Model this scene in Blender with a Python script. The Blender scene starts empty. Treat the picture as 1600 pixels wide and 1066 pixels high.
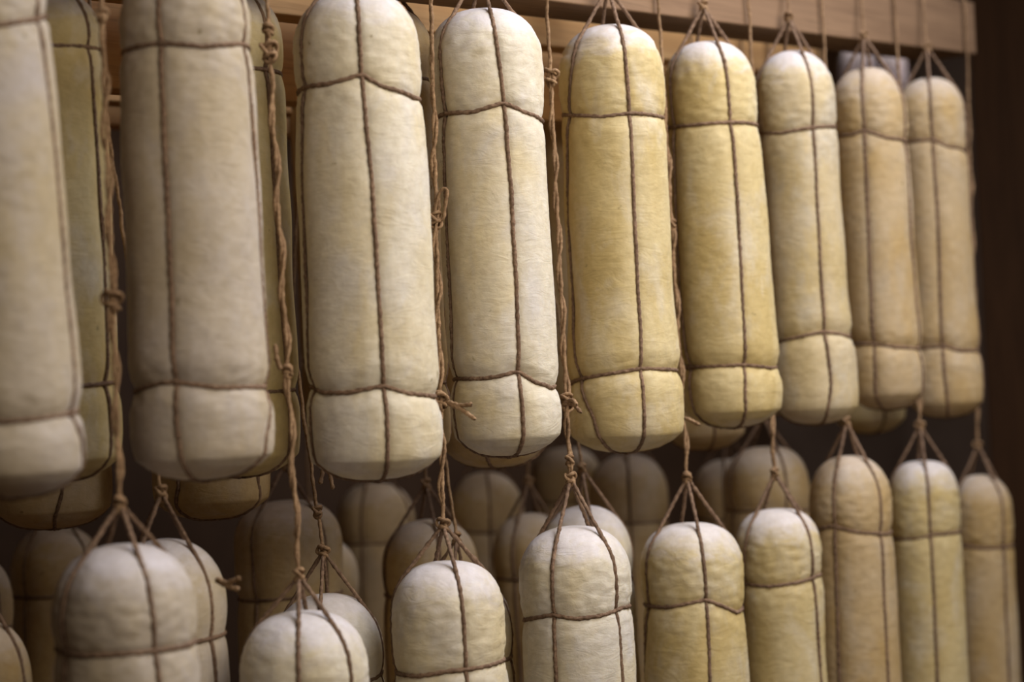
import bpy, math
import numpy as np
from mathutils import Vector, Matrix, noise

# ------------------------------------------------------------------ camera, light, exposure
S = bpy.context.scene
COL = S.collection
S.view_settings.view_transform = 'Standard'
S.view_settings.look = 'None'
S.view_settings.exposure = -0.62
S.view_settings.gamma = 1.0
S.view_settings.use_curve_mapping = False

cam_data = bpy.data.cameras.new('camera')
cam = bpy.data.objects.new('camera', cam_data); COL.objects.link(cam)
ROLL = math.radians(2.7); PITCH = math.atan(39/3000)
fwd = Vector((0, math.cos(PITCH), math.sin(PITCH)))
r0 = Vector((1, 0, 0)); u0 = r0.cross(fwd)
rt_ = r0*math.cos(ROLL) - u0*math.sin(ROLL)
up_ = u0*math.cos(ROLL) + r0*math.sin(ROLL)
cam.matrix_world = Matrix(((rt_.x, up_.x, -fwd.x, 0), (rt_.y, up_.y, -fwd.y, 0), (rt_.z, up_.z, -fwd.z, 1.5), (0, 0, 0, 1)))
cam_data.sensor_width = 36; cam_data.lens = 67.5; cam_data.clip_start = .05
cam_data.dof.use_dof = True; cam_data.dof.focus_distance = 2.06; cam_data.dof.aperture_fstop = 2.8
S.camera = cam

TH = math.atan(3000/2600)
D = Vector((math.cos(TH), math.sin(TH), 0)); N = Vector((-math.sin(TH), math.cos(TH), 0)); P0 = Vector((0, 2.079, 0))
def W(t, off, z): p = P0 + D*t + N*off; return Vector((p.x, p.y, z))

world = bpy.data.worlds.new('world'); S.world = world; world.use_nodes = True
world.node_tree.nodes['Background'].inputs[0].default_value = (1.0, .74, .55, 1)
world.node_tree.nodes['Background'].inputs[1].default_value = .15

def area(name, loc, target, size, power, color):
    l = bpy.data.lights.new(name, 'AREA'); l.shape = 'RECTANGLE'; l.size = size[0]; l.size_y = size[1]
    l.energy = power; l.color = color
    o = bpy.data.objects.new(name, l); COL.objects.link(o); o.location = loc
    o.rotation_euler = (Vector(target) - Vector(loc)).to_track_quat('-Z', 'Y').to_euler()
    return o
area('ceiling_light', W(.50, -.62, 2.92), W(.18, .05, 1.5), (1.0, .7), 26, (.75, .80, 1.0)).data.spread = math.radians(125)
area('aisle_light', W(.42, -1.20, 2.35), W(.20, 0, 1.68), (1.2, 1.0), 8.5, (1.0, .89, .77)).data.spread = math.radians(105)
area('left_fill_light', W(-.55, -1.75, 2.45), W(.05, 0, 1.65), (1.2, 1.0), 11, (1.0, .90, .80)).data.spread = math.radians(110)  # unseen fill added to brighten the shadowed left halves of the cheeses
area('far_fill_light', W(2.3, .6, 2.9), W(2.4, 1.0, 0), (.8, .8), 20, (1.0, .93, .92))  # unseen lamp added to brighten the far white cheeses and grey wall

# ------------------------------------------------------------------ materials
def srgb(*c):
    return tuple(((v/255)/12.92 if v/255 <= .04045 else ((v/255+.055)/1.055)**2.4) for v in c) + (1,)

class NT:
    def __init__(s, name):
        s.m = bpy.data.materials.new(name); s.m.use_nodes = True; s.t = s.m.node_tree
        s.b = s.t.nodes['Principled BSDF']
    def n(s, typ, **kw):
        o = s.t.nodes.new(typ)
        for k, v in kw.items():
            if k.startswith('i_'): o.inputs[k[2:].replace('_', ' ')].default_value = v
            else: setattr(o, k, v)
        return o
    def l(s, a, b): s.t.links.new(a, b)
    def ramp(s, src, a, b, ca=(0,0,0,1), cb=(1,1,1,1)):
        r = s.n('ShaderNodeValToRGB'); e = r.color_ramp.elements
        e[0].position = a; e[1].position = b; e[0].color = ca; e[1].color = cb
        s.l(src, r.inputs[0]); return r.outputs[0]
    def mix(s, f, a, b, mode='MIX'):
        m = s.n('ShaderNodeMix', data_type='RGBA', blend_type=mode)
        if isinstance(f, (int, float)): m.inputs[0].default_value = f
        else: s.l(f, m.inputs[0])
        for k, v in ((6, a), (7, b)):
            if isinstance(v, tuple): m.inputs[k].default_value = v
            else: s.l(v, m.inputs[k])
        return m.outputs[2]
    def noise(s, vec, scale, detail=3, rough=.55, dist=0):
        o = s.n('ShaderNodeTexNoise'); o.inputs['Scale'].default_value = scale; o.inputs['Detail'].default_value = detail
        o.inputs['Roughness'].default_value = rough; o.inputs['Distortion'].default_value = dist
        s.l(vec, o.inputs['Vector']); return o.outputs[0]
    def mapv(s, vec, scale):
        o = s.n('ShaderNodeMapping'); o.inputs['Scale'].default_value = scale; s.l(vec, o.inputs[0]); return o.outputs[0]
    def bump(s, h, strength, dist, prev=None):
        o = s.n('ShaderNodeBump'); o.inputs['Strength'].default_value = strength; o.inputs['Distance'].default_value = dist
        s.l(h, o.inputs['Height'])
        if prev is not None: s.l(prev, o.inputs['Normal'])
        return o.outputs[0]

def objvec(k):
    tc = k.n('ShaderNodeTexCoord'); oi = k.n('ShaderNodeObjectInfo')
    mul = k.n('ShaderNodeMath', operation='MULTIPLY'); mul.inputs[1].default_value = 37.0
    k.l(oi.outputs['Random'], mul.inputs[0])
    add = k.n('ShaderNodeVectorMath', operation='ADD'); k.l(tc.outputs['Object'], add.inputs[0]); k.l(mul.outputs[0], add.inputs[1])
    return add.outputs[0]

def rind(name, cream, yellow, bloom, ylo=.42, yhi=.68, bl=(.46, .70), dome=.72):
    k = NT(name); v = objvec(k)
    base = k.mix(k.ramp(k.noise(k.mapv(v, (1, 1, .45)), 11, 4, .55, .6), ylo, yhi), cream, yellow)
    base = k.mix(k.ramp(k.noise(k.mapv(v, (1, 1, .6)), 19, 5, .62, .4), bl[0], bl[1], (0,0,0,1), (.75,.75,.75,1)), base, bloom)
    # ragged dry bloom on the dome
    at = k.n('ShaderNodeAttribute', attribute_name='dome')
    nn = k.noise(k.mapv(v, (1, 1, 1.6)), 30, 4, .6, .8)
    ma = k.n('ShaderNodeMath', operation='MULTIPLY_ADD'); k.l(nn, ma.inputs[0]); ma.inputs[1].default_value = .075; k.l(at.outputs['Fac'], ma.inputs[2])
    f = k.ramp(ma.outputs[0], .050, .082, (dome,dome,dome,1), (0,0,0,1))
    base = k.mix(f, base, srgb(222,216,218))
    # fine mottling of the rind
    mot = k.ramp(k.noise(v, 90, 5, .65), .30, .72, (.86,.84,.80,1), (1.05,1.05,1.05,1))
    base = k.mix(1.0, base, mot, 'MULTIPLY')
    # small brown pits and mould spots
    sp = k.ramp(k.noise(v, 62, 2, .5), .735, .78)
    base = k.mix(sp, base, tuple(c*.62 for c in yellow[:3]) + (1,))
    k.l(base, k.b.inputs['Base Color'])
    k.b.inputs['Roughness'].default_value = .62
    k.b.inputs['Specular IOR Level'].default_value = .32
    k.b.inputs['Subsurface Weight'].default_value = .12
    k.b.inputs['Subsurface Radius'].default_value = (1.0, .7, .4)
    k.b.inputs['Subsurface Scale'].default_value = .006
    b1 = k.bump(k.noise(k.mapv(v, (1, 1, 2.6)), 34, 4, .58, 1.2), .32, .003)
    b2 = k.bump(k.noise(v, 120, 5, .62), .36, .0013, b1)
    k.l(b2, k.b.inputs['Normal'])
    return k.m

RIND = {
    'ivory': rind('rind_ivory', srgb(222,213,190), srgb(216,200,158), srgb(214,209,202)),
    'yellow': rind('rind_yellow', srgb(213,197,152), srgb(202,180,122), srgb(216,206,182), .32, .62, (.50,.72)),
    'greyish': rind('rind_grey', srgb(206,190,156), srgb(200,180,130), srgb(194,186,168), .40, .66, (.48,.70)),
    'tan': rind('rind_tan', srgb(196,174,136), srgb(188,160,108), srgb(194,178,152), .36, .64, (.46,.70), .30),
    'dimmed': rind('rind_dimmed', srgb(194,181,160), srgb(188,171,136), srgb(190,181,174)),  # darkened rind: weaker light on the left cheeses is put into the colour
    'white': rind('rind_white', srgb(240,226,234), srgb(232,216,218), srgb(240,232,238)),
}

def rope_mat(name, dark, light):
    k = NT(name); v = objvec(k)
    c = k.mix(k.ramp(k.noise(v, 260, 4, .7), .32, .70), dark, light)
    c = k.mix(k.ramp(k.noise(v, 26, 2), .35, .7, (0,0,0,1), (.5,.5,.5,1)), c, tuple(x*.6 for x in dark[:3]) + (1,))
    k.l(c, k.b.inputs['Base Color']); k.b.inputs['Roughness'].default_value = .9
    k.b.inputs['Specular IOR Level'].default_value = .15
    k.l(k.bump(k.noise(v, 900, 3, .7), .6, .0006), k.b.inputs['Normal'])
    return k.m
ROPE = rope_mat('netting_twine', srgb(98,76,60), srgb(164,136,110))
CORD = rope_mat('hanging_twine', srgb(120,92,66), srgb(188,156,118))

def wood(name, c1, c2, axis, scale=1.0):
    k = NT(name); tc = k.n('ShaderNodeTexCoord'); v = tc.outputs['Object']
    st = [22*scale]*3; st[axis] = 1.6*scale
    g = k.noise(k.mapv(v, tuple(st)), 2.2, 5, .6, .8)
    c = k.mix(k.ramp(g, .3, .72), c1, c2)
    st2 = [120*scale]*3; st2[axis] = 4*scale
    c = k.mix(k.ramp(k.noise(k.mapv(v, tuple(st2)), 2.0, 3), .52, .75, (0,0,0,1), (.45,.45,.45,1)), c, tuple(x*.55 for x in c1[:3]) + (1,))
    k.l(c, k.b.inputs['Base Color']); k.b.inputs['Roughness'].default_value = .7
    k.b.inputs['Specular IOR Level'].default_value = .25
    k.l(k.bump(g, .3, .002), k.b.inputs['Normal'])
    return k.m
PINE = wood('pine_beam', srgb(122,96,72), srgb(144,116,88), 0)
PINE2 = wood('orange_pine', srgb(190,142,86), srgb(214,168,108), 0)
DARKWOOD = wood('dark_post_wood', srgb(64,43,26), srgb(84,58,36), 2)

def plaster(name, c1, c2, sc=6):
    k = NT(name); tc = k.n('ShaderNodeTexCoord'); v = tc.outputs['Object']
    k.l(k.mix(k.ramp(k.noise(v, sc, 4), .35, .7), c1, c2), k.b.inputs['Base Color'])
    k.b.inputs['Roughness'].default_value = .85
    k.l(k.bump(k.noise(v, 60, 3), .2, .003), k.b.inputs['Normal'])
    return k.m
WALL = plaster('wall_grey', srgb(98,82,70), srgb(112,96,84))
DARKWALL = plaster('wall_brown', srgb(66,46,28), srgb(78,56,36))
FLOORM = plaster('floor_tile', srgb(104,74,48), srgb(118,86,58), 3)
METAL = NT('galvanised_steel').m
METAL.node_tree.nodes['Principled BSDF'].inputs['Metallic'].default_value = 1
METAL.node_tree.nodes['Principled BSDF'].inputs['Roughness'].default_value = .45
METAL.node_tree.nodes['Principled BSDF'].inputs['Base Color'].default_value = (.35,.33,.31,1)

# ------------------------------------------------------------------ mesh helpers
def link(name, verts, faces, mat, parent=None, smooth=True, quads=True):
    me = bpy.data.meshes.new(name)
    verts = np.asarray(verts, dtype=np.float32)
    if quads is True and isinstance(faces, np.ndarray):
        me.vertices.add(len(verts)); me.vertices.foreach_set('co', verts.ravel())
        f = faces.astype(np.int32)
        me.loops.add(f.size); me.loops.foreach_set('vertex_index', f.ravel())
        me.polygons.add(len(f)); me.polygons.foreach_set('loop_start', np.arange(0, f.size, 4, dtype=np.int32))
        me.update(calc_edges=True)
    else:
        me.from_pydata([tuple(map(float, v)) for v in verts], [], [tuple(map(int, q)) for q in faces]); me.update()
    me.materials.append(mat)
    me.polygons.foreach_set('use_smooth', [smooth]*len(me.polygons))
    o = bpy.data.objects.new(name, me); COL.objects.link(o)
    if parent is not None: o.parent = parent
    return o

def grid_faces(nr, nc, wrap=True, off=0):
    i = np.arange(nr-1)[:, None]; j = np.arange(nc if wrap else nc-1)[None, :]
    a = i*nc + j; b = i*nc + (j+1) % nc; c = (i+1)*nc + (j+1) % nc; d = (i+1)*nc + j
    return np.stack([a, b, c, d], -1).reshape(-1, 4) + off

def resample(pts, step):
    pts = np.asarray(pts, float); seg = np.linalg.norm(np.diff(pts, axis=0), axis=1)
    s = np.concatenate([[0], np.cumsum(seg)]); n = max(3, int(s[-1]/step)+1)
    q = np.linspace(0, s[-1], n)
    return np.stack([np.interp(q, s, pts[:, k]) for k in range(3)], 1), q

def smooth_path(pts, it=3):
    p = np.array(pts, float)
    for _ in range(it):
        q = p.copy(); q[1:-1] = (p[:-2] + 2*p[1:-1] + p[2:])/4; p = q
    return p

RNG = np.random.default_rng(7)
def tube(pts, r, step=.0018, sides=9, closed=False, lay=.011, wob=.0, caps=True, fuzz=0.0):
    """a two-ply twisted twine following pts; returns verts and faces"""
    pts, s = resample(pts, step)
    n = len(pts)
    if wob:
        ph = RNG.uniform(0, 6.28, 6)
        off = np.stack([wob*np.sin(s/.013+ph[0])+wob*.7*np.sin(s/.0051+ph[1]), wob*np.sin(s/.011+ph[2])+wob*.7*np.sin(s/.0047+ph[3]), 0*s], 1)
        w = np.minimum(1, np.minimum(s, s[-1]-s)/.01)[:, None]
        pts = pts + off*w
    T = np.gradient(pts, axis=0); T /= np.linalg.norm(T, axis=1)[:, None] + 1e-12
    n0 = np.cross(T[0], [0.3, .2, 1]); 
    if np.linalg.norm(n0) < .05: n0 = np.cross(T[0], [1, 0, 0])
    n0 /= np.linalg.norm(n0); Ns = [n0]
    for i in range(1, n):
        v = Ns[-1] - T[i]*np.dot(Ns[-1], T[i]); Ns.append(v/(np.linalg.norm(v)+1e-12))
    Ns = np.array(Ns); Bs = np.cross(T, Ns)
    al = np.linspace(0, 2*math.pi, sides, endpoint=False)
    tw = 2*math.pi*s/lay/1.0
    rad = r*(.74 + .30*np.abs(np.cos(al[None, :] - tw[:, None]/2*1.0)))*(1 + .10*RNG.standard_normal((n, 1))*.6)
    rad *= 1 + .05*RNG.standard_normal(rad.shape)
    if caps: rad[0] *= .35; rad[-1] *= .35
    V = pts[:, None, :] + rad[..., None]*(np.cos(al)[None, :, None]*Ns[:, None, :] + np.sin(al)[None, :, None]*Bs[:, None, :])
    V = V.reshape(-1, 3); Fc = grid_faces(n, sides)
    if closed:
        j = np.arange(sides)   # join the last ring to the first one
        Fc = np.vstack([Fc, np.stack([(n-1)*sides+j, (n-1)*sides+(j+1) % sides, (j+1) % sides, j], -1)])
    if fuzz > 0:
        # stray fibres standing off the twine
        m = int(s[-1]*fuzz)
        vs = [V]; fs = [Fc]; base = len(V)
        for _ in range(m):
            i = RNG.integers(1, n-1); a = RNG.uniform(0, 6.28)
            d = math.cos(a)*Ns[i] + math.sin(a)*Bs[i]; t = T[i]*RNG.uniform(-1, 1)
            L = RNG.uniform(.0015, .0045); p0 = pts[i] + d*r*.8; p1 = p0 + (d*.8+t)*L*.6; p2 = p1 + (d*.3+t+RNG.standard_normal(3)*.3)*L*.5
            w = np.cross(d, T[i])*.00011; w2 = T[i]*.00011
            q = np.array([p0+w, p0+w2, p0-w, p1+w*.8, p1+w2*.8, p1-w*.8, p2+w*.3, p2+w2*.3, p2-w*.3])
            vs.append(q)
            fs.append(np.array([[0,1,4,3],[1,2,5,4],[2,0,3,5],[3,4,7,6],[4,5,8,7],[5,3,6,8]]) + base); base += 9
        V = np.vstack(vs); Fc = np.vstack(fs)
    return V, Fc

def join(parts):
    vs, fs, b = [], [], 0
    for v, f in parts:
        vs.append(v); fs.append(f + b); b += len(v)
    return np.vstack(vs), np.vstack(fs)

def knot_geo(c, size, r, seed=0):
    """a pulled-tight overhand knot: a flattened trefoil of twine with two wraps"""
    rg = np.random.default_rng(seed); t = np.linspace(0, 2*math.pi, 60)
    p = np.stack([np.sin(t)+2*np.sin(2*t), np.cos(t)-2*np.cos(2*t), -1.3*np.sin(3*t)], 1)*size/4.2
    a = rg.uniform(0, 3.1); ca, sa = math.cos(a), math.sin(a)
    M1 = np.array([[ca, -sa, 0], [sa, ca, 0], [0, 0, 1]]); M2 = np.array([[1, 0, 0], [0, .2, -1], [0, 1, .2]])
    p = p @ M2.T @ M1.T; p[:, 2] *= 1.15
    geo = [tube(p + c, r, .0012, 8, caps=False)]
    for dz in (-.35, .45):
        q = np.stack([np.cos(t)*size*.42, np.sin(t)*size*.42, np.full_like(t, dz*size) + .2*size*np.cos(t+a)], 1) + c
        geo.append(tube(q, r, .0012, 8, caps=False))
    return join(geo)

def box_geo(c0, c1):
    x0, y0, z0 = c0; x1, y1, z1 = c1
    v = [(x0,y0,z0),(x1,y0,z0),(x1,y1,z0),(x0,y1,z0),(x0,y0,z1),(x1,y0,z1),(x1,y1,z1),(x0,y1,z1)]
    return v, [(0,3,2,1),(4,5,6,7),(0,1,5,4),(1,2,6,5),(2,3,7,6),(3,0,4,7)]

def box_obj(name, c0, c1, mat, parent=None, bevel=.004):
    v, f = box_geo(c0, c1); o = link(name, v, f, mat, parent, smooth=False, quads=False)
    if bevel:
        m = o.modifiers.new('bevel', 'BEVEL'); m.width = bevel; m.segments = 3
    return o

def tag(o, label=None, cat=None, group=None, kind=None):
    if label: o['label'] = label
    if cat: o['category'] = cat
    if group: o['group'] = group
    if kind: o['kind'] = kind
    return o

# ------------------------------------------------------------------ the room
ROWROT = TH
def oriented(o, t, off, z):
    o.location = W(t, off, z); o.rotation_euler = (0, 0, ROWROT); return o
fl = box_obj('floor', (-4, -3, -.1), (5.2, 3.4, 0), FLOORM, bevel=0); oriented(fl, 0, 0, 0); tag(fl, kind='structure')
ce = box_obj('ceiling', (-4, -3, 0), (5.2, 3.4, .1), DARKWALL, bevel=0); oriented(ce, 0, 0, 3.0); tag(ce, kind='structure')
wb = box_obj('wall_back', (-4, 0, 0), (5.2, .1, 3.0), DARKWALL, bevel=0); oriented(wb, 0, 2.0, 0); tag(wb, kind='structure')
wf = box_obj('wall_far', (3.55, 1.9, 0), (5.2, 2.0, 3.0), WALL, bevel=0); oriented(wf, 0, 0, 0); tag(wf, kind='structure')
wr = box_obj('wall_right', (0, -3, 0), (.1, 2.0, 3.0), WALL, bevel=0); oriented(wr, 4.2, 0, 0); tag(wr, kind='structure')

# ------------------------------------------------------------------ the rack: beams on posts
BEAMS = [  # (offset of front face, depth, z of underside at t=0, rise per metre, height, t start, t end)
    (.020, .085, 1.909, .0335, .080, -1.0, 1.15, 'beam'),
    (.215, .040, 1.905, .020, .090, -1.0, 1.02, 'board'),
    (.335, .045, 1.830, .020, .160, -1.0, 1.00, 'board'),
    (.600, .045, 1.860, .020, .130, -1.0, 1.00, 'board'),
    (.800, .045, 1.860, .020, .130, -1.0, 1.05, 'board'),
]
rack = bpy.data.objects.new('drying_rack', None); COL.objects.link(rack); oriented(rack, 0, 0, 0)
tag(rack, 'pale wooden drying rack beams across the top, wrapped with twine', 'rack')
for off, dep, z0, rise, hh, ta, tb, kind in BEAMS:
    v, f = box_geo((ta, off, 0), (tb, off+dep, hh))
    v = [(x, y, z + z0 + rise*x) for x, y, z in v]
    o = link('beam' if kind == 'beam' else 'rear_beam', v, f, PINE if kind == 'beam' else PINE2, rack, smooth=False, quads=False)
    m = o.modifiers.new('bevel', 'BEVEL'); m.width = .0025; m.segments = 3
for t_ in (-.90, .345):
    box_obj('cross_rail', (t_, -.02, 2.020), (t_+.045, .80, 2.08), PINE, rack, .004)
    box_obj('hanger_post', (t_, .40, 2.08), (t_+.06, .46, 3.0), PINE, rack, .004)
po = box_obj('wooden_post', (1.67, .14, 0), (1.84, .30, 3.0), DARKWOOD, None, .006); po.rotation_euler = (0, 0, 0)
oriented(po, 0, 0, 0); tag(po, 'dark brown upright wooden post at the right picture edge', 'post')
sh_ = box_obj('trim_1', (-4, 1.80, 2.12), (4.2, 1.9, 2.9), DARKWOOD, None, .004); oriented(sh_, 0, 0, 0); tag(sh_, kind='structure')

def beam_for(off):
    if off < .045: return BEAMS[0]
    return min(BEAMS[1:], key=lambda b: abs(b[0]+.02-off))

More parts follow.
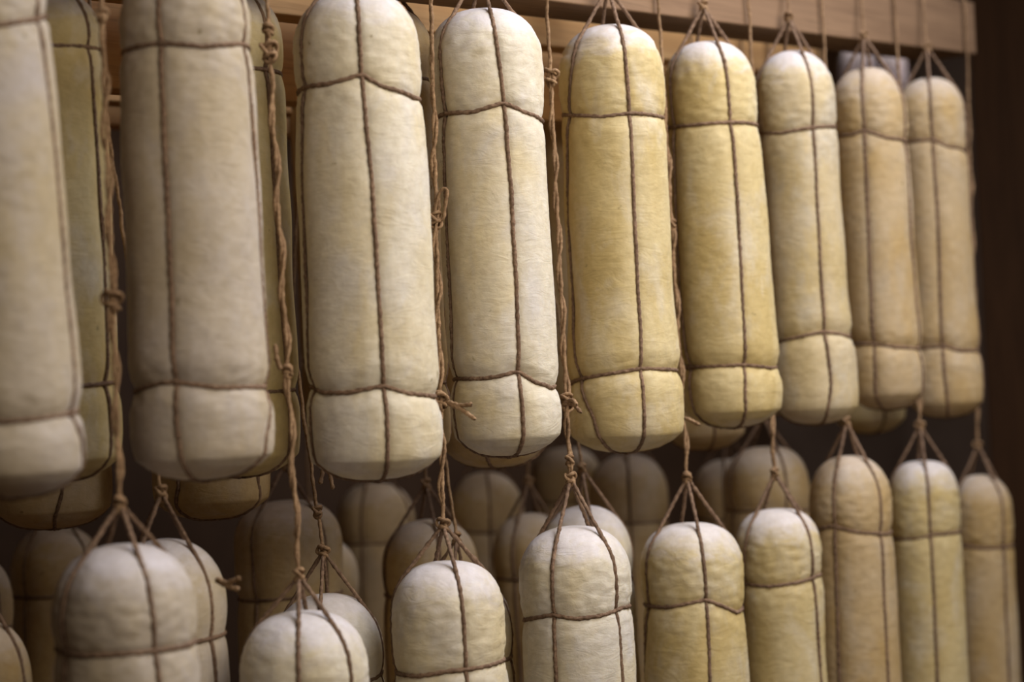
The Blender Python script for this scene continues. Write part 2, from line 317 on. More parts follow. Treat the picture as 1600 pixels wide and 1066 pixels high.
CHEESES = [
 ('long pale cheese cut off by the left edge of the picture, bottom end showing', 'large cheeses of the upper front row',
  {'key':'U1','mat':'dimmed','base':[-0.4154,1.5813,1.411],'lean':[-0.0348,0.0],'H':0.465,'r':[0.0586,0.0602,0.0617],'g':0.02,'strings':[[(10.1,0.0174),(351.4,0.0649),(353.9,0.1175),(353.6,0.2493),(348.3,0.3751)],[(83.9,0.2)],[(173.9,0.2)],[(263.9,0.2)]],'rings':[[(12.6,0.3982),(273.5,0.3797),(302.1,0.381),(340.6,0.3896)],[(2.8,0.0683),(249.8,0.0675),(279.0,0.0636),(307.2,0.0645)]],'lod':0,'anchor':'front','cord':[],'tails':[]}),
 ('broad ivory cheese, second from left in the upper front row', 'large cheeses of the upper front row',
  {'key':'U2','mat':'dimmed','base':[-0.2848,1.7463,1.4098],'lean':[0.0018,0.0],'H':0.4729,'r':[0.0597,0.0618,0.0647],'g':0.02,'strings':[[(260.1,0.0263),(258.7,0.0548),(257.6,0.0941),(257.8,0.2293),(257.0,0.3422),(255.7,0.4277)],[(344.2,0.0384),(7.3,0.0843),(358.8,0.1427),(355.1,0.2589),(347.0,0.3742)],[(77.8,0.2)],[(167.8,0.2)]],'rings':[[(211.7,0.3892),(236.1,0.3898),(256.8,0.3896),(294.6,0.385),(346.1,0.3926)],[(0.4,0.0815),(202.9,0.0833),(237.6,0.0894),(257.4,0.0902),(292.9,0.0833)]],'lod':0,'anchor':'front','cord':[],'tails':[]}),
 ('pale ivory cheese, third in the upper front row, top touching the upper picture edge', 'large cheeses of the upper front row',
  {'key':'U3','mat':'ivory','base':[-0.1404,1.9163,1.3929],'lean':[-0.0025,0.0],'H':0.4869,'r':[0.063,0.0658,0.0678],'g':0.045,'strings':[[(284.1,0.0211),(284.6,0.0648),(283.5,0.1204),(282.2,0.2814),(277.5,0.3993)],[(202.2,0.0989),(203.3,0.2252),(209.2,0.3507),(212.9,0.4386)],[(13.5,0.2)],[(103.5,0.2)]],'rings':[[(209.2,0.3905),(246.3,0.3893),(263.7,0.3926),(277.9,0.3968),(296.3,0.3844),(338.3,0.3765)],[(193.4,0.0958),(222.2,0.0898),(250.3,0.0888),(283.4,0.0939),(306.4,0.0852),(351.1,0.0801)]],'lod':0,'anchor':'front','cord':[],'tails':[]}),
 ('whitish cheese with a peaked upper girdle string, fourth in the upper front row', 'large cheeses of the upper front row',
  {'key':'U4','mat':'ivory','base':[-0.0093,2.0651,1.4033],'lean':[-0.0116,0.0],'H':0.4821,'r':[0.062,0.0589,0.0592],'g':0.045,'strings':[[(288.1,0.0168),(287.9,0.044),(287.1,0.0977),(289.2,0.1781),(289.7,0.2789),(287.2,0.3731),(282.2,0.4404)],[(197.9,0.0807),(203.7,0.1488),(206.6,0.285),(217.8,0.3857)],[(19.2,0.2)],[(109.2,0.2)]],'rings':[[(181.8,0.3635),(212.4,0.3674),(254.8,0.3645),(287.2,0.3731),(310.7,0.3636),(344.4,0.3583)],[(196.7,0.0861),(244.7,0.0849),(265.3,0.0867),(286.7,0.091),(306.3,0.0787),(335.7,0.0714)]],'lod':0,'anchor':'front','dt':0.004,'cord':[],'tails':[]}),
 ('yellowish cheese with a faint crease round its dome, fifth in the upper front row', 'large cheeses of the upper front row',
  {'key':'U5','mat':'yellow','base':[0.1273,2.2276,1.3937],'lean':[0.0059,-0.0],'H':0.4964,'r':[0.0609,0.0609,0.068],'g':0.045,'strings':[[(285.5,0.0432),(284.9,0.0792),(286.6,0.1515),(286.1,0.2602),(286.3,0.369),(283.6,0.4492)],[(238.0,0.0152),(232.7,0.0457),(215.0,0.0821),(201.9,0.1412),(193.8,0.2671),(202.5,0.3769),(217.9,0.4481)],[(16.1,0.2)],[(106.1,0.2)]],'rings':[[(178.3,0.3953),(212.1,0.3902),(254.4,0.3836),(289.3,0.3864),(332.8,0.3843)],[(178.4,0.0824),(215.4,0.088),(256.6,0.093),(285.7,0.0966),(331.6,0.0933)]],'lod':0,'anchor':'front','cord':[],'tails':[]}),
 ('yellow cheese leaning slightly, sixth in the upper front row', 'large cheeses of the upper front row',
  {'key':'U6','mat':'yellow','base':[0.2702,2.3841,1.4109],'lean':[-0.0244,0.0],'H':0.4802,'r':[0.0573,0.0604,0.0628],'g':0.045,'strings':[[(278.9,0.0387),(282.9,0.0851),(286.5,0.2093),(289.0,0.3261),(287.8,0.4281)],[(210.3,0.0251),(207.3,0.057),(196.5,0.1756),(204.3,0.3331)],[(16.5,0.2)],[(106.5,0.2)]],'rings':[[(186.6,0.3751),(239.1,0.3721),(290.9,0.3729),(324.4,0.3727)],[(175.1,0.077),(234.1,0.0774),(281.5,0.0774),(323.2,0.0717)]],'lod':0,'anchor':'front','cord':[],'tails':[]}),
 ('grey-topped cheese with a swollen bottom, third from right in the upper front row', 'large cheeses of the upper front row',
  {'key':'U7','mat':'greyish','base':[0.3956,2.5299,1.4045],'lean':[-0.0194,0.0],'H':0.4934,'r':[0.054,0.0523,0.0578],'g':0.045,'strings':[[(278.2,0.0201),(284.7,0.053),(282.9,0.0945),(282.8,0.1773),(285.0,0.3017),(288.1,0.4343)],[(12.8,0.2)],[(102.8,0.2)],[(192.8,0.2)]],'rings':[[(181.8,0.3871),(238.3,0.3807),(290.0,0.3863),(349.9,0.3897)],[(200.3,0.1102),(241.4,0.1154),(281.1,0.1211),(328.0,0.114)]],'lod':0,'anchor':'front','cord':[],'tails':[]}),
 ('tan-yellow cheese, second from right in the upper front row', 'large cheeses of the upper front row',
  {'key':'U8','mat':'tan','base':[0.5186,2.673,1.4149],'lean':[-0.0159,0.0],'H':0.4765,'r':[0.0522,0.0513,0.0535],'g':0.045,'strings':[[(240.3,0.0193),(243.2,0.0548),(242.6,0.125),(246.5,0.2565),(250.2,0.388)],[(332.6,0.2)],[(62.6,0.2)],[(152.6,0.2)]],'rings':[[(197.3,0.3829),(229.0,0.3811),(250.1,0.3854),(283.8,0.3733),(347.9,0.3698)],[(198.9,0.094),(241.3,0.0925),(277.0,0.0866),(327.6,0.0825)]],'lod':0,'anchor':'front','cord':[],'tails':[]}),
 ('tan cheese at the right end of the upper front row, beside the dark post', 'large cheeses of the upper front row',
  {'key':'U9','mat':'tan','base':[0.6292,2.8037,1.3955],'lean':[-0.0046,0.0],'H':0.4966,'r':[0.0505,0.0505,0.0552],'g':0.045,'strings':[[(259.0,0.0313),(256.4,0.0681),(255.7,0.1416),(259.9,0.2794),(258.1,0.4178)],[(345.7,0.2)],[(75.7,0.2)],[(165.7,0.2)]],'rings':[[(209.3,0.4019),(259.2,0.402),(281.7,0.3909),(328.2,0.3855)],[(212.9,0.1018),(255.5,0.1048),(284.5,0.0963),(331.2,0.095)]],'lod':0,'anchor':'front','cord':[],'tails':[]}),
 ('green-tinged cheese showing between the leftmost and second cheeses of the upper front row', 'cheeses hanging behind the upper front row',
  {'key':'B1','mat':'yellow','base':[-0.444,1.8682,1.4088],'lean':[0.0,0.0],'H':0.4821,'r':[0.0592,0.0592,0.0598],'g':0.012,'strings':[[(340.3,0.0922),(342.4,0.2157),(335.3,0.4006)],[(72.4,0.2)],[(162.4,0.2)],[(252.4,0.2)]],'rings':[[(11.5,0.4187),(242.5,0.4231),(296.1,0.4156)],[(11.6,0.0942),(266.4,0.0918),(313.8,0.0919)]],'lod':1,'anchor':'rear','cord':[],'tails':[]}),
 ('cheese peeping out right of the second upper front cheese, behind a knotted cord', 'cheeses hanging behind the upper front row',
  {'key':'B2','mat':'yellow','base':[-0.2858,1.9882,1.3988],'lean':[0.0017,0.0],'H':0.5031,'r':[0.0617,0.0617,0.063],'g':0.045,'strings':[[(333.3,0.0938),(329.9,0.1919),(326.0,0.3552)],[(59.9,0.2)],[(149.9,0.2)],[(239.9,0.2)]],'rings':[[(266.1,0.4138),(313.0,0.4154),(346.0,0.4153)],[(6.4,0.0877),(265.1,0.0931),(311.4,0.0868)]],'lod':1,'anchor':'rear','cord':[],'tails':[]}),
 ('cheese mostly hidden behind the third cheese of the upper front row, right edge showing', 'cheeses hanging behind the upper front row',
  {'key':'B3','mat':'tan','base':[-0.1372,2.1482,1.3976],'lean':[0.0057,0.0],'H':0.5125,'r':[0.0638,0.0638,0.0659],'g':0.045,'strings':[[(272.2,0.2)],[(2.2,0.2)],[(92.2,0.2)],[(182.2,0.2)]],'rings':[[(270.0,0.4225)],[(270.0,0.088)]],'lod':1,'anchor':'rear','cord':[],'tails':[]}),
 ('cheese mostly hidden behind the fourth cheese of the upper front row, bottom edge showing', 'cheeses hanging behind the upper front row',
  {'key':'B4','mat':'tan','base':[-0.0249,2.2485,1.3819],'lean':[0.0105,0.0],'H':0.4934,'r':[0.06,0.06,0.0624],'g':0.045,'strings':[[(256.3,0.2)],[(346.3,0.2)],[(76.3,0.2)],[(166.3,0.2)]],'rings':[[(270.0,0.4034)],[(270.0,0.088)]],'lod':1,'anchor':'rear','cord':[],'tails':[]}),
 ('narrow sliver of a dusky cheese left of the third cheese of the upper front row', 'cheeses hanging behind the upper front row',
  {'key':'C3','mat':'tan','base':[-0.2193,2.5512,1.4312],'lean':[-0.0001,0.0],'H':0.5177,'r':[0.0609,0.0609,0.0633],'g':0.045,'strings':[[(251.2,0.2)],[(341.2,0.2)],[(71.2,0.2)],[(161.2,0.2)]],'rings':[[(270.0,0.4277)],[(270.0,0.088)]],'lod':1,'anchor':'rear2','cord':[],'tails':[]}),
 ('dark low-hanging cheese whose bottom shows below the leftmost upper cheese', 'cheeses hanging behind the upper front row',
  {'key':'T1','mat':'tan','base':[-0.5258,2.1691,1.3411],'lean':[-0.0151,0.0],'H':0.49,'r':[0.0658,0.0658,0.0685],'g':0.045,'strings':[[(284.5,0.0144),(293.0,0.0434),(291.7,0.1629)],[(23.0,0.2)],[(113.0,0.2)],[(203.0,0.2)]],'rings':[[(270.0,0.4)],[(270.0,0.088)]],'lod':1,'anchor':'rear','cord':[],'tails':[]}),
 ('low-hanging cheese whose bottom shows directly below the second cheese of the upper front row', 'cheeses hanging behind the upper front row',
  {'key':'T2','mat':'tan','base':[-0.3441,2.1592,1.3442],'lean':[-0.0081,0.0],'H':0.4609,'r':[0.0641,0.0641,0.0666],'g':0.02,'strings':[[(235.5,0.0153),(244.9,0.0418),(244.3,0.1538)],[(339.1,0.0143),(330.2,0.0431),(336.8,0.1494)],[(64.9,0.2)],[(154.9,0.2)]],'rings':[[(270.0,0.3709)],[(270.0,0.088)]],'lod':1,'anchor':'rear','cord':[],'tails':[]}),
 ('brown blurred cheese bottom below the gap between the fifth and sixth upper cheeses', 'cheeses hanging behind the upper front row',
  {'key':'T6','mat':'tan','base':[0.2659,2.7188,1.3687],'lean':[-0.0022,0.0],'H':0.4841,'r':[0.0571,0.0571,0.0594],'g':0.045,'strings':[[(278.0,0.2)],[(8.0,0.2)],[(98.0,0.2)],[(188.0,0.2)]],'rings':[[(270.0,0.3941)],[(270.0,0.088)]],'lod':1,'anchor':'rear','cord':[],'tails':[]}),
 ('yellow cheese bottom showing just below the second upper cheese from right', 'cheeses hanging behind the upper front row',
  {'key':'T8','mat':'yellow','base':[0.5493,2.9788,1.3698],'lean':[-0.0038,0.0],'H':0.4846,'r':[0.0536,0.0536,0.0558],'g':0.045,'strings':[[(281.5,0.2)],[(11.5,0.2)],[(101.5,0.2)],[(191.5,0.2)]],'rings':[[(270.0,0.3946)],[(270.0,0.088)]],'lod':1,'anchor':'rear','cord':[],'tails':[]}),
 ('cheese with dark girdle string, leftmost of the lower front row', 'cheeses of the lower front row',
  {'key':'L1','mat':'dimmed','base':[-0.3484,1.6764,0.8761],'lean':[0.0,0.0],'H':0.485,'r':[0.0625,0.0619,0.0644],'g':0.035,'strings':[[(307.5,0.3741),(303.5,0.4447)],[(221.0,0.3767)],[(33.5,0.2)],[(123.5,0.2)]],'rings':[[(193.8,0.398),(246.4,0.3971),(282.9,0.3974),(345.9,0.3963)],[(270.0,0.088)]],'lod':0,'anchor':'front','cord':[('knot',1.8271),('bigknot',1.5738)],'tails':[]}),
 ('white-topped cheese hanging lowest, second from left in the lower front row', 'cheeses of the lower front row',
  {'key':'L2','mat':'ivory','base':[-0.2131,1.8323,0.7912],'lean':[0.0,0.0],'H':0.485,'r':[0.0615,0.0609,0.0634],'g':0.034,'strings':[[(269.6,0.431)],[(321.6,0.425)],[(89.6,0.2)],[(179.6,0.2)]],'rings':[[(270.0,0.395)],[(270.0,0.088)]],'lod':0,'anchor':'front','dt':0.004,'cord':[('knot',1.8344),('bigknot',1.8134),('knot',1.5056)],'tails':[[[-0.2209,1.8222,1.5067],[-0.2234,1.8166,1.5178],[-0.2244,1.8201,1.5312]]]}),
 ('bluish-white domed cheese under a string fan, third from left in the lower front row', 'cheeses of the lower front row',
  {'key':'L3','mat':'ivory','base':[-0.08,1.9856,0.8169],'lean':[0.0,0.0],'H':0.485,'r':[0.0594,0.0604,0.0628],'g':0.038,'strings':[[(289.9,0.3724),(288.5,0.411)],[(184.1,0.3678)],[(18.5,0.2)],[(108.5,0.2)]],'rings':[[(184.2,0.3744),(237.7,0.3753),(270.4,0.3804),(292.3,0.3805),(335.3,0.382)],[(270.0,0.088)]],'lod':0,'anchor':'front','dt':0.034,'cord':[('loop',1.6567),('bigknot',1.4683)],'tails':[[[-0.0687,1.9758,1.4663],[-0.0565,1.9581,1.4621],[-0.0437,1.9422,1.4632]],[[-0.0688,1.9759,1.465],[-0.054,1.9522,1.4582],[-0.041,1.9325,1.4484]]]}),
 ('whitish creased cheese with knotted string fan, fourth from left in the lower front row', 'cheeses of the lower front row',
  {'key':'L4','mat':'ivory','base':[0.058,2.1447,0.8335],'lean':[0.0,0.0],'H':0.485,'r':[0.0621,0.0628,0.0653],'g':0.053,'strings':[[(243.3,0.3256),(243.1,0.3951),(243.6,0.4365)],[(318.4,0.3198),(316.6,0.3969)],[(63.1,0.2)],[(153.1,0.2)]],'rings':[[(180.1,0.3824),(241.0,0.3937),(267.2,0.3892),(293.5,0.3907),(327.9,0.3954)],[(270.0,0.088)]],'lod':0,'anchor':'front','cord':[('bigknot',1.8238),('knot',1.3917),('bigknot',1.4572)],'tails':[[[0.0593,2.1347,1.4559],[0.0651,2.1197,1.4545],[0.0719,2.1027,1.4454]],[[0.0594,2.1346,1.4587],[0.0647,2.1196,1.4594],[0.0674,2.1026,1.4547]]]}),
 ('yellowish white-topped cheese, fifth from left in the lower front row', 'cheeses of the lower front row',
  {'key':'L5','mat':'yellow','base':[0.2026,2.3113,0.8167],'lean':[0.0,0.0],'H':0.485,'r':[0.0615,0.0627,0.0652],'g':0.054,'strings':[[(279.6,0.3077),(280.9,0.3824),(279.6,0.4421)],[(176.5,0.3007),(201.5,0.4112)],[(10.9,0.2)],[(100.9,0.2)]],'rings':[[(176.7,0.3892),(233.6,0.3908),(259.4,0.3955),(280.3,0.3989),(323.9,0.3789)],[(270.0,0.088)]],'lod':0,'anchor':'front','dt':0.008,'cord':[('knot',1.6616)],'tails':[[[0.195,2.3031,1.4293],[0.2047,2.2846,1.4271],[0.2159,2.2617,1.4204]]]}),
 ('cheese with a rippled white dome, fourth from right in the lower front row', 'cheeses of the lower front row',
  {'key':'L6','mat':'yellow','base':[0.3271,2.4547,0.8171],'lean':[0.0,0.0],'H':0.485,'r':[0.0547,0.0539,0.0561],'g':0.045,'strings':[[(192.3,0.273),(199.8,0.3793),(211.1,0.4446)],[(323.5,0.2718),(319.8,0.3528),(314.9,0.4338)],[(19.8,0.2)],[(109.8,0.2)]],'rings':[[(201.4,0.394),(246.2,0.392),(280.6,0.3949),(329.2,0.4)],[(270.0,0.088)]],'lod':0,'anchor':'front','cord':[],'tails':[]}),
 ('tall pale cheese whose dome rises highest in the lower front row', 'cheeses of the lower front row',
  {'key':'L7','mat':'tan','base':[0.4453,2.5909,0.873],'lean':[0.0,0.0],'H':0.485,'r':[0.0552,0.0552,0.0574],'g':0.045,'strings':[[(231.1,0.1936),(233.5,0.2869),(235.7,0.414)],[(305.8,0.2839),(308.5,0.4192)],[(53.5,0.2)],[(143.5,0.2)]],'rings':[[(171.6,0.3835),(232.7,0.3953),(268.1,0.3863),(320.2,0.38)],[(270.0,0.088)]],'lod':0,'anchor':'front','cord':[],'tails':[]}),
 ('olive-yellow cheese, second from right in the lower front row', 'cheeses of the lower front row',
  {'key':'L8','mat':'yellow','base':[0.5756,2.741,0.8526],'lean':[0.0,0.0],'H':0.485,'r':[0.0515,0.0511,0.0531],'g':0.05,'strings':[[(266.1,0.1834),(267.1,0.3264),(266.5,0.425)],[(357.1,0.2)],[(87.1,0.2)],[(177.1,0.2)]],'rings':[[(179.8,0.376),(242.1,0.3788),(272.3,0.3835),(320.8,0.3837)],[(270.0,0.088)]],'lod':0,'anchor':'front','cord':[],'tails':[]}),
 ('small dull tan cheese at the right end of the lower front row', 'cheeses of the lower front row',
  {'key':'L9','mat':'tan','base':[0.7027,2.9333,0.8156],'lean':[0.0,0.0],'H':0.485,'r':[0.0468,0.0464,0.0482],'g':0.045,'strings':[[(194.2,0.3827)],[(297.7,0.2861),(302.6,0.4012)],[(14.2,0.2)],[(104.2,0.2)]],'rings':[[(188.6,0.3843),(249.8,0.3776),(315.4,0.3762)],[(270.0,0.088)]],'lod':0,'anchor':'front','dt':0.0,'cord':[],'tails':[]}),
 ('dull cheese tucked behind the leftmost lower front cheese, two cut string ends beside it', 'cheeses hanging behind the lower front row',
  {'key':'M1','mat':'dimmed','base':[-0.3487,1.8738,0.8628],'lean':[0.0,0.0],'H':0.485,'r':[0.0586,0.0586,0.0609],'g':0.045,'strings':[[(331.3,0.3513),(330.2,0.3883)],[(60.2,0.2)],[(150.2,0.2)],[(240.2,0.2)]],'rings':[[(267.3,0.3877),(303.2,0.3889),(350.4,0.3901)],[(270.0,0.088)]],'lod':1,'anchor':'rear','cord':[],'tails':[[[-0.2851,1.7884,1.315],[-0.2738,1.7754,1.3118],[-0.2589,1.7641,1.3176]],[[-0.2852,1.7884,1.3138],[-0.2751,1.7754,1.3101],[-0.2606,1.7642,1.3065]]]}),
 ('cheese peeping over the right shoulder of the lowest-hanging lower front cheese', 'cheeses hanging behind the lower front row',
  {'key':'M2','mat':'ivory','base':[-0.2112,2.045,0.7824],'lean':[0.0,0.0],'H':0.485,'r':[0.0605,0.0605,0.0629],'g':0.045,'strings':[[(269.9,0.2)],[(359.9,0.2)],[(89.9,0.2)],[(179.9,0.2)]],'rings':[[(270.0,0.395)],[(270.0,0.088)]],'lod':1,'anchor':'rear','dt':-0.01,'cord':[('bigknot',1.6582),('knot',1.3549)],'tails':[[[-0.2123,2.033,1.4232],[-0.2048,2.0211,1.3998],[-0.2084,2.0172,1.3854]],[[-0.2123,2.033,1.4232],[-0.1981,2.0211,1.3974],[-0.1952,2.0173,1.3794]]]}),
 ('cheese almost hidden behind the third lower front cheese, right edge showing', 'cheeses hanging behind the lower front row',
  {'key':'M3','mat':'ivory','base':[-0.074,2.1952,0.7764],'lean':[0.0,0.0],'H':0.485,'r':[0.0606,0.0606,0.063],'g':0.045,'strings':[[(259.5,0.2)],[(349.5,0.2)],[(79.5,0.2)],[(169.5,0.2)]],'rings':[[(270.0,0.395)],[(270.0,0.088)]],'lod':1,'anchor':'rear','cord':[],'tails':[]}),
 ('shaded cheese dome just behind the fourth lower front cheese', 'cheeses hanging behind the lower front row',
  {'key':'M4','mat':'ivory','base':[0.0789,2.3745,0.8387],'lean':[0.0,0.0],'H':0.485,'r':[0.0592,0.0592,0.0616],'g':0.045,'strings':[[(276.8,0.2)],[(6.8,0.2)],[(96.8,0.2)],[(186.8,0.2)]],'rings':[[(270.0,0.395)],[(270.0,0.088)]],'lod':1,'anchor':'rear','cord':[],'tails':[]}),
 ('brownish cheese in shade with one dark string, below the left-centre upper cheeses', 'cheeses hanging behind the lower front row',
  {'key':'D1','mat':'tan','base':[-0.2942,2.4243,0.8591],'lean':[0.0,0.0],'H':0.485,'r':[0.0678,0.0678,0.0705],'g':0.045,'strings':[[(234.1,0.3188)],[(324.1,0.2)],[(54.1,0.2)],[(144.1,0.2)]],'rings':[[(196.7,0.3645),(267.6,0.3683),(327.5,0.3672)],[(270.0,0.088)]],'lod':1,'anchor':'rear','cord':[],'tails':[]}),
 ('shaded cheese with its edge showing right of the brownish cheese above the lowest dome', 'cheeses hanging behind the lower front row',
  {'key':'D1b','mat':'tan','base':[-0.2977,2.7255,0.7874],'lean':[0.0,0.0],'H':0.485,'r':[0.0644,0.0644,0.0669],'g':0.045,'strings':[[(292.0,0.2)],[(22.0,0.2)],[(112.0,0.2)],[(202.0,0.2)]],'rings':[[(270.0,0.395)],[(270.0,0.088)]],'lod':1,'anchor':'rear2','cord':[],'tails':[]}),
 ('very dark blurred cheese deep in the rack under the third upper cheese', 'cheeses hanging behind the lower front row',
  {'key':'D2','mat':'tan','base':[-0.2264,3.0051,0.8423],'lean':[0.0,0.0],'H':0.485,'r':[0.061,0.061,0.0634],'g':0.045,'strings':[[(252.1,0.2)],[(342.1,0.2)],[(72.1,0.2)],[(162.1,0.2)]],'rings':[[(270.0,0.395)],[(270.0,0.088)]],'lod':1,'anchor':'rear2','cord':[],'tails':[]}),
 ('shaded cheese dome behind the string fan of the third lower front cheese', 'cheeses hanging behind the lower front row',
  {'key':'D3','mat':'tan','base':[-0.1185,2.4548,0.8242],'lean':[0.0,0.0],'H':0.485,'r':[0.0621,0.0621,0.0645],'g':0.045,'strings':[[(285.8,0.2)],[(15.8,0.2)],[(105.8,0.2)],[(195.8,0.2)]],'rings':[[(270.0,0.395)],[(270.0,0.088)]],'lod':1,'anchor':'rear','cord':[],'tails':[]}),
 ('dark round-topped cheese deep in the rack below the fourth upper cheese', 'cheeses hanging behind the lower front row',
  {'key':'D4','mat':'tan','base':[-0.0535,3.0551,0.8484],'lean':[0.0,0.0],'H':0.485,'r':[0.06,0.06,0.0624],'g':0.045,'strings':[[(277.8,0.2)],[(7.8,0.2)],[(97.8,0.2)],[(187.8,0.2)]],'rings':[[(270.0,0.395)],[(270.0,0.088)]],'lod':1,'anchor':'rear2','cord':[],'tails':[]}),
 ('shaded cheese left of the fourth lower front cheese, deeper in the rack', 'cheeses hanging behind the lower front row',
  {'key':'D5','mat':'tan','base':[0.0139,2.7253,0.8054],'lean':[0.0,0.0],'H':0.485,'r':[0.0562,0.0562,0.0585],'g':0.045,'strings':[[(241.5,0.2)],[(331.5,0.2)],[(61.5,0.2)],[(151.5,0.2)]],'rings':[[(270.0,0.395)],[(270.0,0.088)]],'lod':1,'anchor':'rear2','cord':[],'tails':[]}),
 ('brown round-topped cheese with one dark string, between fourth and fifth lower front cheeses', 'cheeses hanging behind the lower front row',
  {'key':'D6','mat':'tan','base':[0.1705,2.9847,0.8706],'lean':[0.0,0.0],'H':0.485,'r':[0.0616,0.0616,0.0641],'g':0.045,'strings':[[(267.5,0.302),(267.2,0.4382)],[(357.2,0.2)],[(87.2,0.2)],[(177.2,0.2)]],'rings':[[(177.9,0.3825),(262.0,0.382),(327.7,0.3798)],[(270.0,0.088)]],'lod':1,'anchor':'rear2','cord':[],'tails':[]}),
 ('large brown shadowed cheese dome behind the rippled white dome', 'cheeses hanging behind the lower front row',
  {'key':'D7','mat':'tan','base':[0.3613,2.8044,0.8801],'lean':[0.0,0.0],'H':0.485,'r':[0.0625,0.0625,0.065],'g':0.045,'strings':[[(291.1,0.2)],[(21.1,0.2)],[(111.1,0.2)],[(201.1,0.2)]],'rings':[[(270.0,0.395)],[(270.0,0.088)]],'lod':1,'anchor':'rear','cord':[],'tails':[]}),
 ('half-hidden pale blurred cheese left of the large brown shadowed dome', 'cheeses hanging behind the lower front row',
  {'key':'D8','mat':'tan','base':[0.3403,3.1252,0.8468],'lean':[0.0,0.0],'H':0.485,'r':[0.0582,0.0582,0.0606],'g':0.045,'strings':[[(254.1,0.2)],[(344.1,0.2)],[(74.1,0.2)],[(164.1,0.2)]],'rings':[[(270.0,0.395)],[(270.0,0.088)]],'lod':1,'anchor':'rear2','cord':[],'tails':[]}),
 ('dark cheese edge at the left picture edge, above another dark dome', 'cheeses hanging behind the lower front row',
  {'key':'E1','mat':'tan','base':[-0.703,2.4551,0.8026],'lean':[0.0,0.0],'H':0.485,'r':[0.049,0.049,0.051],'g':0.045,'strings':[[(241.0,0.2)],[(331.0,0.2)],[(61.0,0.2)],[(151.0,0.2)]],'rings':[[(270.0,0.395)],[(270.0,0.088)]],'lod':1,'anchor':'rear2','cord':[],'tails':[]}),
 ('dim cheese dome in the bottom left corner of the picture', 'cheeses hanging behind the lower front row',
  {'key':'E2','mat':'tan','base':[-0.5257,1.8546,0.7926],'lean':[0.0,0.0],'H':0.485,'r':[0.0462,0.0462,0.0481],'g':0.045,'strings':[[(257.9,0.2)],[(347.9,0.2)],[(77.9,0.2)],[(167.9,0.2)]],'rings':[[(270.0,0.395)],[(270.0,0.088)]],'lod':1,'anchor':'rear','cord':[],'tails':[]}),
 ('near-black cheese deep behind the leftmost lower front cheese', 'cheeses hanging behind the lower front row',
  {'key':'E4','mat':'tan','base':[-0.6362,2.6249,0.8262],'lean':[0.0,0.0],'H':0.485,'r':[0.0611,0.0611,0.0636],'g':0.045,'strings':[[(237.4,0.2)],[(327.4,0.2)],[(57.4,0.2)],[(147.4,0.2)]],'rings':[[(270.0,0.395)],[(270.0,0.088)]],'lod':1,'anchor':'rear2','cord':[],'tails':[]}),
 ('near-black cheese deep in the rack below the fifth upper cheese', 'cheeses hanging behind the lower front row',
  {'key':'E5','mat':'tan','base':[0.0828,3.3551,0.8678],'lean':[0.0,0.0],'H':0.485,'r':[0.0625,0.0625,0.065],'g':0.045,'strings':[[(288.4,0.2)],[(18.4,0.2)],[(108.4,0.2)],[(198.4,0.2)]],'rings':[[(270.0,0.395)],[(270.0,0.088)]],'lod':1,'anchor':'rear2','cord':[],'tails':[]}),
 ('small bright blurred cheese top under the beam, left of its pair', 'far pale cheeses',
  {'key':'F1','mat':'white','base':[0.7621,4.0955,1.9486],'lean':[0.0,0.0],'H':0.2,'r':[0.0396,0.0396,0.0412],'g':0.045,'strings':[[(273.7,0.2)],[(3.7,0.2)],[(93.7,0.2)],[(183.7,0.2)]],'rings':[[(270.0,0.11)],[(270.0,0.088)]],'lod':1,'anchor':'far','cord':[],'tails':[]}),
 ('small bright blurred cheese top under the beam, right of its pair', 'far pale cheeses',
  {'key':'F2','mat':'white','base':[0.8819,4.2954,1.9678],'lean':[0.0,0.0],'H':0.2,'r':[0.033,0.033,0.0343],'g':0.045,'strings':[[(251.0,0.2)],[(341.0,0.2)],[(71.0,0.2)],[(161.0,0.2)]],'rings':[[(270.0,0.11)],[(270.0,0.088)]],'lod':1,'anchor':'far','cord':[],'tails':[]}),
 ('brown sliver of a shaded cheese between the fourth and fifth upper front cheeses', 'cheeses hanging behind the upper front row',
  {'key':'C4','mat':'tan','base':[0.0919,2.9095,1.4296],'lean':[-0.0029,0.0],'H':0.5398,'r':[0.0611,0.0611,0.0636],'g':0.045,'strings':[[(238.0,0.2)],[(328.0,0.2)],[(58.0,0.2)],[(148.0,0.2)]],'rings':[[(270.0,0.4498)],[(270.0,0.088)]],'lod':1,'anchor':'rear2','cord':[],'tails':[]}),
 ('brown sliver of a shaded cheese between the fifth and sixth upper front cheeses', 'cheeses hanging behind the upper front row',
  {'key':'C6','mat':'tan','base':[0.2685,3.1149,1.4166],'lean':[0.0028,0.0],'H':0.5496,'r':[0.0603,0.0603,0.0627],'g':0.045,'strings':[[(273.8,0.2)],[(3.8,0.2)],[(93.8,0.2)],[(183.8,0.2)]],'rings':[[(270.0,0.4596)],[(270.0,0.088)]],'lod':1,'anchor':'rear2','cord':[],'tails':[]}),
 ('shaded sliver of a cheese between the sixth and seventh upper front cheeses', 'cheeses hanging behind the upper front row',
  {'key':'C7','mat':'tan','base':[0.3818,2.8788,1.4071],'lean':[0.0018,-0.0],'H':0.4086,'r':[0.0538,0.0538,0.0559],'g':0.02,'strings':[[(287.1,0.2)],[(17.1,0.2)],[(107.1,0.2)],[(197.1,0.2)]],'rings':[[(270.0,0.3186)],[(270.0,0.088)]],'lod':1,'anchor':'rear','cord':[],'tails':[]}),
]

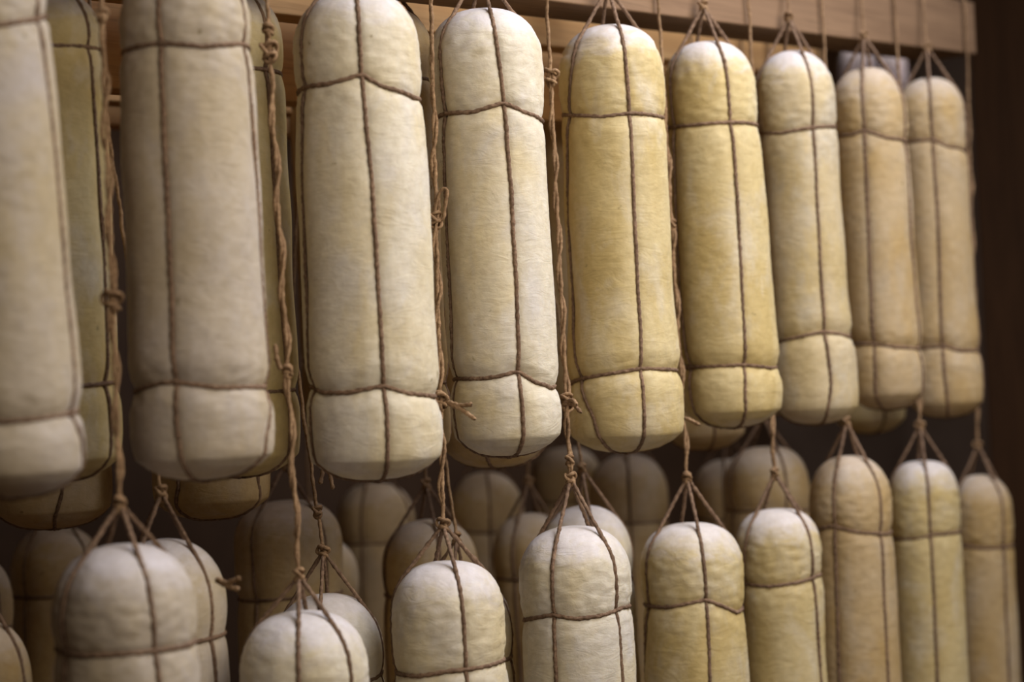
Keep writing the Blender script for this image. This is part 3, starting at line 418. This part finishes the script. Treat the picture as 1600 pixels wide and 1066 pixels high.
# ------------------------------------------------------------------ cheeses
BOT_H = np.array([0, .0015, .005, .012, .0205, .0225, .030, .043, .055, .075, .1])
BOT_F = np.array([0, .33, .57, .78, .935, .953, .977, .997, 1.0, 1.0, 1.0])
def ang(a): return (a + math.pi) % (2*math.pi) - math.pi

def build_cheese(label, group, d):
    bx, by, bz = d['base']; lx, ly = d['lean']; H = d['H']; rt, rm, rb = d['r']; lod = d['lod']; key = d['key']
    base = np.array([bx, by, bz])
    seed = sum(ord(c)*17**i for i, c in enumerate(key)) % 9973
    root = bpy.data.objects.new('hanging_cheese', None); COL.objects.link(root); root.location = (bx, by, bz)
    tag(root, label, 'cheese', group)
    rg = np.random.default_rng(seed)
    # where the netting runs
    sh = []
    for st in d['strings']:
        aa = np.unwrap(np.radians([q[0] for q in st])); hh = np.array([q[1] for q in st])
        sh.append((aa, hh, rg.uniform(0, 6.28), 1.0 if len(st) == 1 else 0.0))
    def saz(k, h):
        aa, hh, ph, w = sh[k]
        return np.interp(h, hh, aa) + w*.05*np.sin(np.asarray(h)/.09 + ph)
    def mk_ring(pts, seedk):
        aa = np.radians([q[0] for q in pts]) % (2*math.pi); hh = np.array([q[1] for q in pts])
        o = np.argsort(aa); aa = aa[o]; hh = hh[o]
        if len(pts) == 1:
            ph = rg.uniform(0, 6.28, 2); h0 = hh[0]
            return lambda a: h0 + .0025*np.sin(a+ph[0]) + .0018*np.sin(2*a+ph[1])
        A = np.concatenate([aa-2*math.pi, aa, aa+2*math.pi]); Hh = np.concatenate([hh]*3)
        ga = np.linspace(0, 2*math.pi, 361)[:-1]; g = np.interp(ga, A, Hh)
        for _ in range(14): g = (np.roll(g, 1)+2*g+np.roll(g, -1))/4
        return lambda a: np.interp(np.asarray(a) % (2*math.pi), np.append(ga, 2*math.pi), np.append(g, g[0]))
    ring_t, ring_b = mk_ring(d['rings'][0], 1), mk_ring(d['rings'][1], 2)
    ppow = 2.4 + rg.uniform(-.2, .3); dome = .066 + rg.uniform(-.006, .008)
    l1, l2 = rg.uniform(0, 50, 2)

    def surf(a, h, groove=True):
        a = np.asarray(a, float); h = np.asarray(h, float); a, h = np.broadcast_arrays(a, h)
        s = np.clip((h-.07)/(.12), 0, 1); s = s*s*(3-2*s)
        q = np.clip((h-(H-.20))/.14, 0, 1); q = q*q*(3-2*q)
        r = rb*(1-s) + rm*s; r = r*(1-q) + rt*q
        r = r*np.interp(h, BOT_H, BOT_F)
        u = np.clip((H-h)/dome, 0, 1); r = r*np.power(np.maximum(0, 1-np.power(1-u, ppow)), 1/ppow)
        hb = ring_b(a); ht = ring_t(a)
        pb = .075 if lod == 0 else .06
        r = r*(1 - pb*np.exp(-((h-hb)/.013)**2) - .040*np.exp(-((h-ht)/.013)**2))
        if groove:
            fade = np.clip(h/.02, 0, 1)*np.clip((H-h)/.02, 0, 1)
            r = r - .0022*np.exp(-((h-hb)/.0032)**2) - .0020*np.exp(-((h-ht)/.0032)**2)
            for k in range(len(sh)):
                dd = np.abs(ang(a - saz(k, h)))*np.maximum(r, .01)
                r = r - fade*(.0016*np.exp(-(dd/.0030)**2) + .0016*np.exp(-(dd/.012)**2))
            if key == 'U5':
                hc = H - .0330 + .004*np.cos(a - math.radians(285))
                r = r - .0030*np.exp(-((h-hc)/.0022)**2) + .0012*np.exp(-((h-hc-.004)/.003)**2)
        return np.maximum(r, 0)

    # body
    nc = 144 if lod == 0 else 72
    e = np.concatenate([[.0003], np.geomspace(.001, .03, 12), np.linspace(.034, .12, 30 if lod == 0 else 16)])
    hs = np.unique(np.concatenate([e, BOT_H[1:8], [.0195, .0215], np.linspace(.125, H-.125, 70 if lod == 0 else 24), H-e]))
    al = np.linspace(0, 2*math.pi, nc, endpoint=False)
    A, Hh = np.meshgrid(al, hs)
    r = surf(A, Hh)
    x, y = r*np.cos(A), r*np.sin(A)
    nz = np.array([[noise.noise(Vector((px*24+l1, py*24+l2, ph*15))) for px, py, ph in zip(rx, ry, rh)] for rx, ry, rh in zip(x, y, Hh)])
    r = r + .0016*nz*np.clip(r/.03, 0, 1)
    if lod == 0:
        n2 = np.array([[noise.noise(Vector((px*75+l2, py*75+l1, ph*150))) for px, py, ph in zip(rx, ry, rh)] for rx, ry, rh in zip(x, y, Hh)])
        # horizontal puckers where the girdles bite and over the dome
        wz = np.exp(-((Hh-ring_b(A))/.022)**2) + np.exp(-((Hh-ring_t(A))/.03)**2)*.9 + np.exp(-((Hh-(H-.045))/.03)**2)*.8 + .30
        r = r + .00100*n2*wz*np.clip(r/.03, 0, 1)
    x = r*np.cos(A) + lx*Hh; y = r*np.sin(A) + ly*Hh
    V = np.stack([x, y, Hh], -1).reshape(-1, 3)
    Fc = grid_faces(len(hs), nc)
    # close the poles with a tiny ring of quads
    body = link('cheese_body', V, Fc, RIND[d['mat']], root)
    import bmesh
    bm = bmesh.new(); bm.from_mesh(body.data)
    be = [ed for ed in bm.edges if ed.is_boundary]
    bmesh.ops.holes_fill(bm, edges=be, sides=0)
    for f_ in bm.faces: f_.smooth = True
    bm.to_mesh(body.data); bm.free()

    at = body.data.attributes.new('dome', 'FLOAT', 'POINT')
    at.data.foreach_set('value', np.array([H - v.co.z for v in body.data.vertices], dtype=np.float32))

    def P(a, h, lift):
        rr = surf(a, h) + lift
        return np.stack([rr*np.cos(a) + lx*h, rr*np.sin(a) + ly*h, h], -1)
    step, sides = (.0016, 10) if lod == 0 else (.004, 6)
    rs = .0023
    g = d['g']; K = np.array([lx*(H+g), ly*(H+g), H+g])
    fz = 130 if (lod == 0 and key in ('U2','U3','U4','U5','U6','L3','L4','L5')) else 0
    # netting strings: taut from the gather knot to the dome, down the side and under the bottom
    for k in range(len(sh)):
        hh = np.linspace(H-.0005, H-.068, 60)
        sr = surf(saz(k, hh), hh, False)
        slope = sr/(g + H - hh + 1e-6); i0 = int(np.argmax(slope[:50])); hc = hh[i0]
        hs2 = np.concatenate([np.linspace(hc, .012, 260), np.linspace(.0115, .0006, 14)])
        pts = P(saz(k, hs2), hs2, rs*.45)
        under = np.array([[lx*0, ly*0, -.0012]])
        path = np.vstack([K[None, :], pts, under])
        path = smooth_path(resample(path, .002)[0], 4)
        v, f = tube(path, rs, step, sides, wob=.00018 if lod == 0 else 0, fuzz=fz)
        link('netting_string', v, f, ROPE, root)
    for rf in (ring_t, ring_b):
        aa = np.linspace(0, 2*math.pi, 200); h_ = rf(aa)
        bump_ = np.zeros_like(aa)
        for k in range(len(sh)):
            bump_ += .0022*np.exp(-((ang(aa - saz(k, h_))*rm)/.0035)**2)
        rr = surf(aa, h_) + rs*.40 + bump_
        path = np.stack([rr*np.cos(aa) + lx*h_, rr*np.sin(aa) + ly*h_, h_], -1)
        v, f = tube(path, rs*1.05, step, sides, caps=False, fuzz=fz)
        link('girdle_string', v, f, ROPE, root)
    # gather knot
    v, f = knot_geo(K, .0095, .0021, seed); link('gather_knot', v, f, CORD, root)
    # cord up to and over its beam
    Kw = base + K
    offk = float((Vector(Kw) - P0).dot(N)); tk = float((Vector(Kw) - P0).dot(D))
    if d['anchor'] == 'front': bm_ = BEAMS[0]
    else: bm_ = beam_for(offk)
    ztop = bm_[2] + bm_[3]*tk + bm_[4]
    if d['anchor'] == 'far': ztop = 2.995
    tt = min(max(tk, bm_[5]+.02), bm_[6]-.02) + d.get('dt', .015 if d['anchor'] == 'front' else 0)
    p1 = W(tt, bm_[0]-.0068, ztop+.002); p2 = W(tt, bm_[0]+.002, ztop+.0062); p3 = W(tt, bm_[0]+bm_[1]-.002, ztop+.0062); p4 = W(tt, bm_[0]+bm_[1]+.0068, ztop-.002); p5 = W(tt+.004, bm_[0]+bm_[1]+.0068, ztop-.05)
    if d['anchor'] == 'far':
        p1 = W(tk, offk, ztop); pw = [np.array(Kw), np.array(p1)]; pre = []
    else:
        if offk > bm_[0] + bm_[1]/2:      # the cord comes up behind the beam and hooks over to the front
            e0, e1 = bm_[0], bm_[0]+bm_[1]
            p1 = W(tt, e1+.0068, ztop+.002); p2 = W(tt, e1-.002, ztop+.0062); p3 = W(tt, e0+.002, ztop+.0062); p4 = W(tt, e0-.0068, ztop-.002); p5 = W(tt+.004, e0-.0068, ztop-.05)
        face = (W(0, 0, 0) - p1).dot(N)*-1
        pz = bm_[2] + bm_[3]*tt - .006
        pre = [np.array(W(tt, face, pz))] if Kw[2] < pz - .01 else []
        pw = [np.array(Kw)] + pre + [np.array(p1), np.array(p2), np.array(p3), np.array(p4), np.array(p5)]
    pl = np.array(pw) - base
    cst, cs = (.0017, 10) if lod == 0 else (.004, 6)
    rc = .0021
    v1, f1 = tube(smooth_path(resample(pl, .003)[0], 1), rc, cst, cs, lay=.012, wob=.0005, fuzz=fz*.8)
    geo = [(v1, f1)]
    if key[0] == 'L':   # a doubled cord with its strands loosely twisted
        pp = resample(pl[:2], .004)[0]; s = np.linspace(0, 1, len(pp)); Lc = np.linalg.norm(pl[1]-pl[0])
        w = (np.sin(np.pi*np.clip(s*6, 0, .5))*np.clip((.86-s)/.1, 0, 1))[:, None]
        tw = 2*np.pi*s*Lc/.085 + seed
        geo.append(tube(pp + w*np.stack([.0032*np.cos(tw), .0032*np.sin(tw), 0*s], 1), rc*.92, cst, cs, lay=.012, wob=.0004, fuzz=fz*.8))
    v, f = join(geo); cord = link('hanging_cord', v, f, CORD, root)
    line0, line1 = pl[0], pl[1]
    for kind, z in d['cord']:
        q = (z - bz - line0[2])/(line1[2]-line0[2]); c = line0 + (line1-line0)*q
        if kind == 'loop':
            # a bow-like open loop standing out beside a knot
            t = np.linspace(0, 1, 30); side = np.array([math.cos(math.radians(300)), math.sin(math.radians(300)), 0])*0 + np.array([.9, -.3, 0])
            lp = c + np.outer(np.sin(t*np.pi)*.011*np.where(t < .5, .5, 1.0), side) + np.outer(np.sin(t*np.pi)**.7*.032, [0, 0, 1]) + np.outer((t-.2)*.012, side)
            lp = np.vstack([lp, c[None, :] + [0, 0, -.002]])
            g1 = [knot_geo(c, .0115, .0019, seed+3), tube(smooth_path(resample(lp, .002)[0], 3), .0019, .0015, 8)]
            v, f = join(g1); link('cord_knot', v, f, CORD, cord)
        else:
            v, f = knot_geo(c, .0135 if kind == 'bigknot' else .008, .0021, seed+int(z*1000)); link('cord_knot', v, f, CORD, cord)
    for tl in d['tails']:
        pts = np.array(tl) - base
        v, f = tube(smooth_path(resample(pts, .002)[0], 3), .0024, .0014, 8, lay=.009, fuzz=500)
        link('cord_end', v, f, CORD, cord)
    return root

for lab, grp, d in CHEESES:
    build_cheese(lab, grp, d)
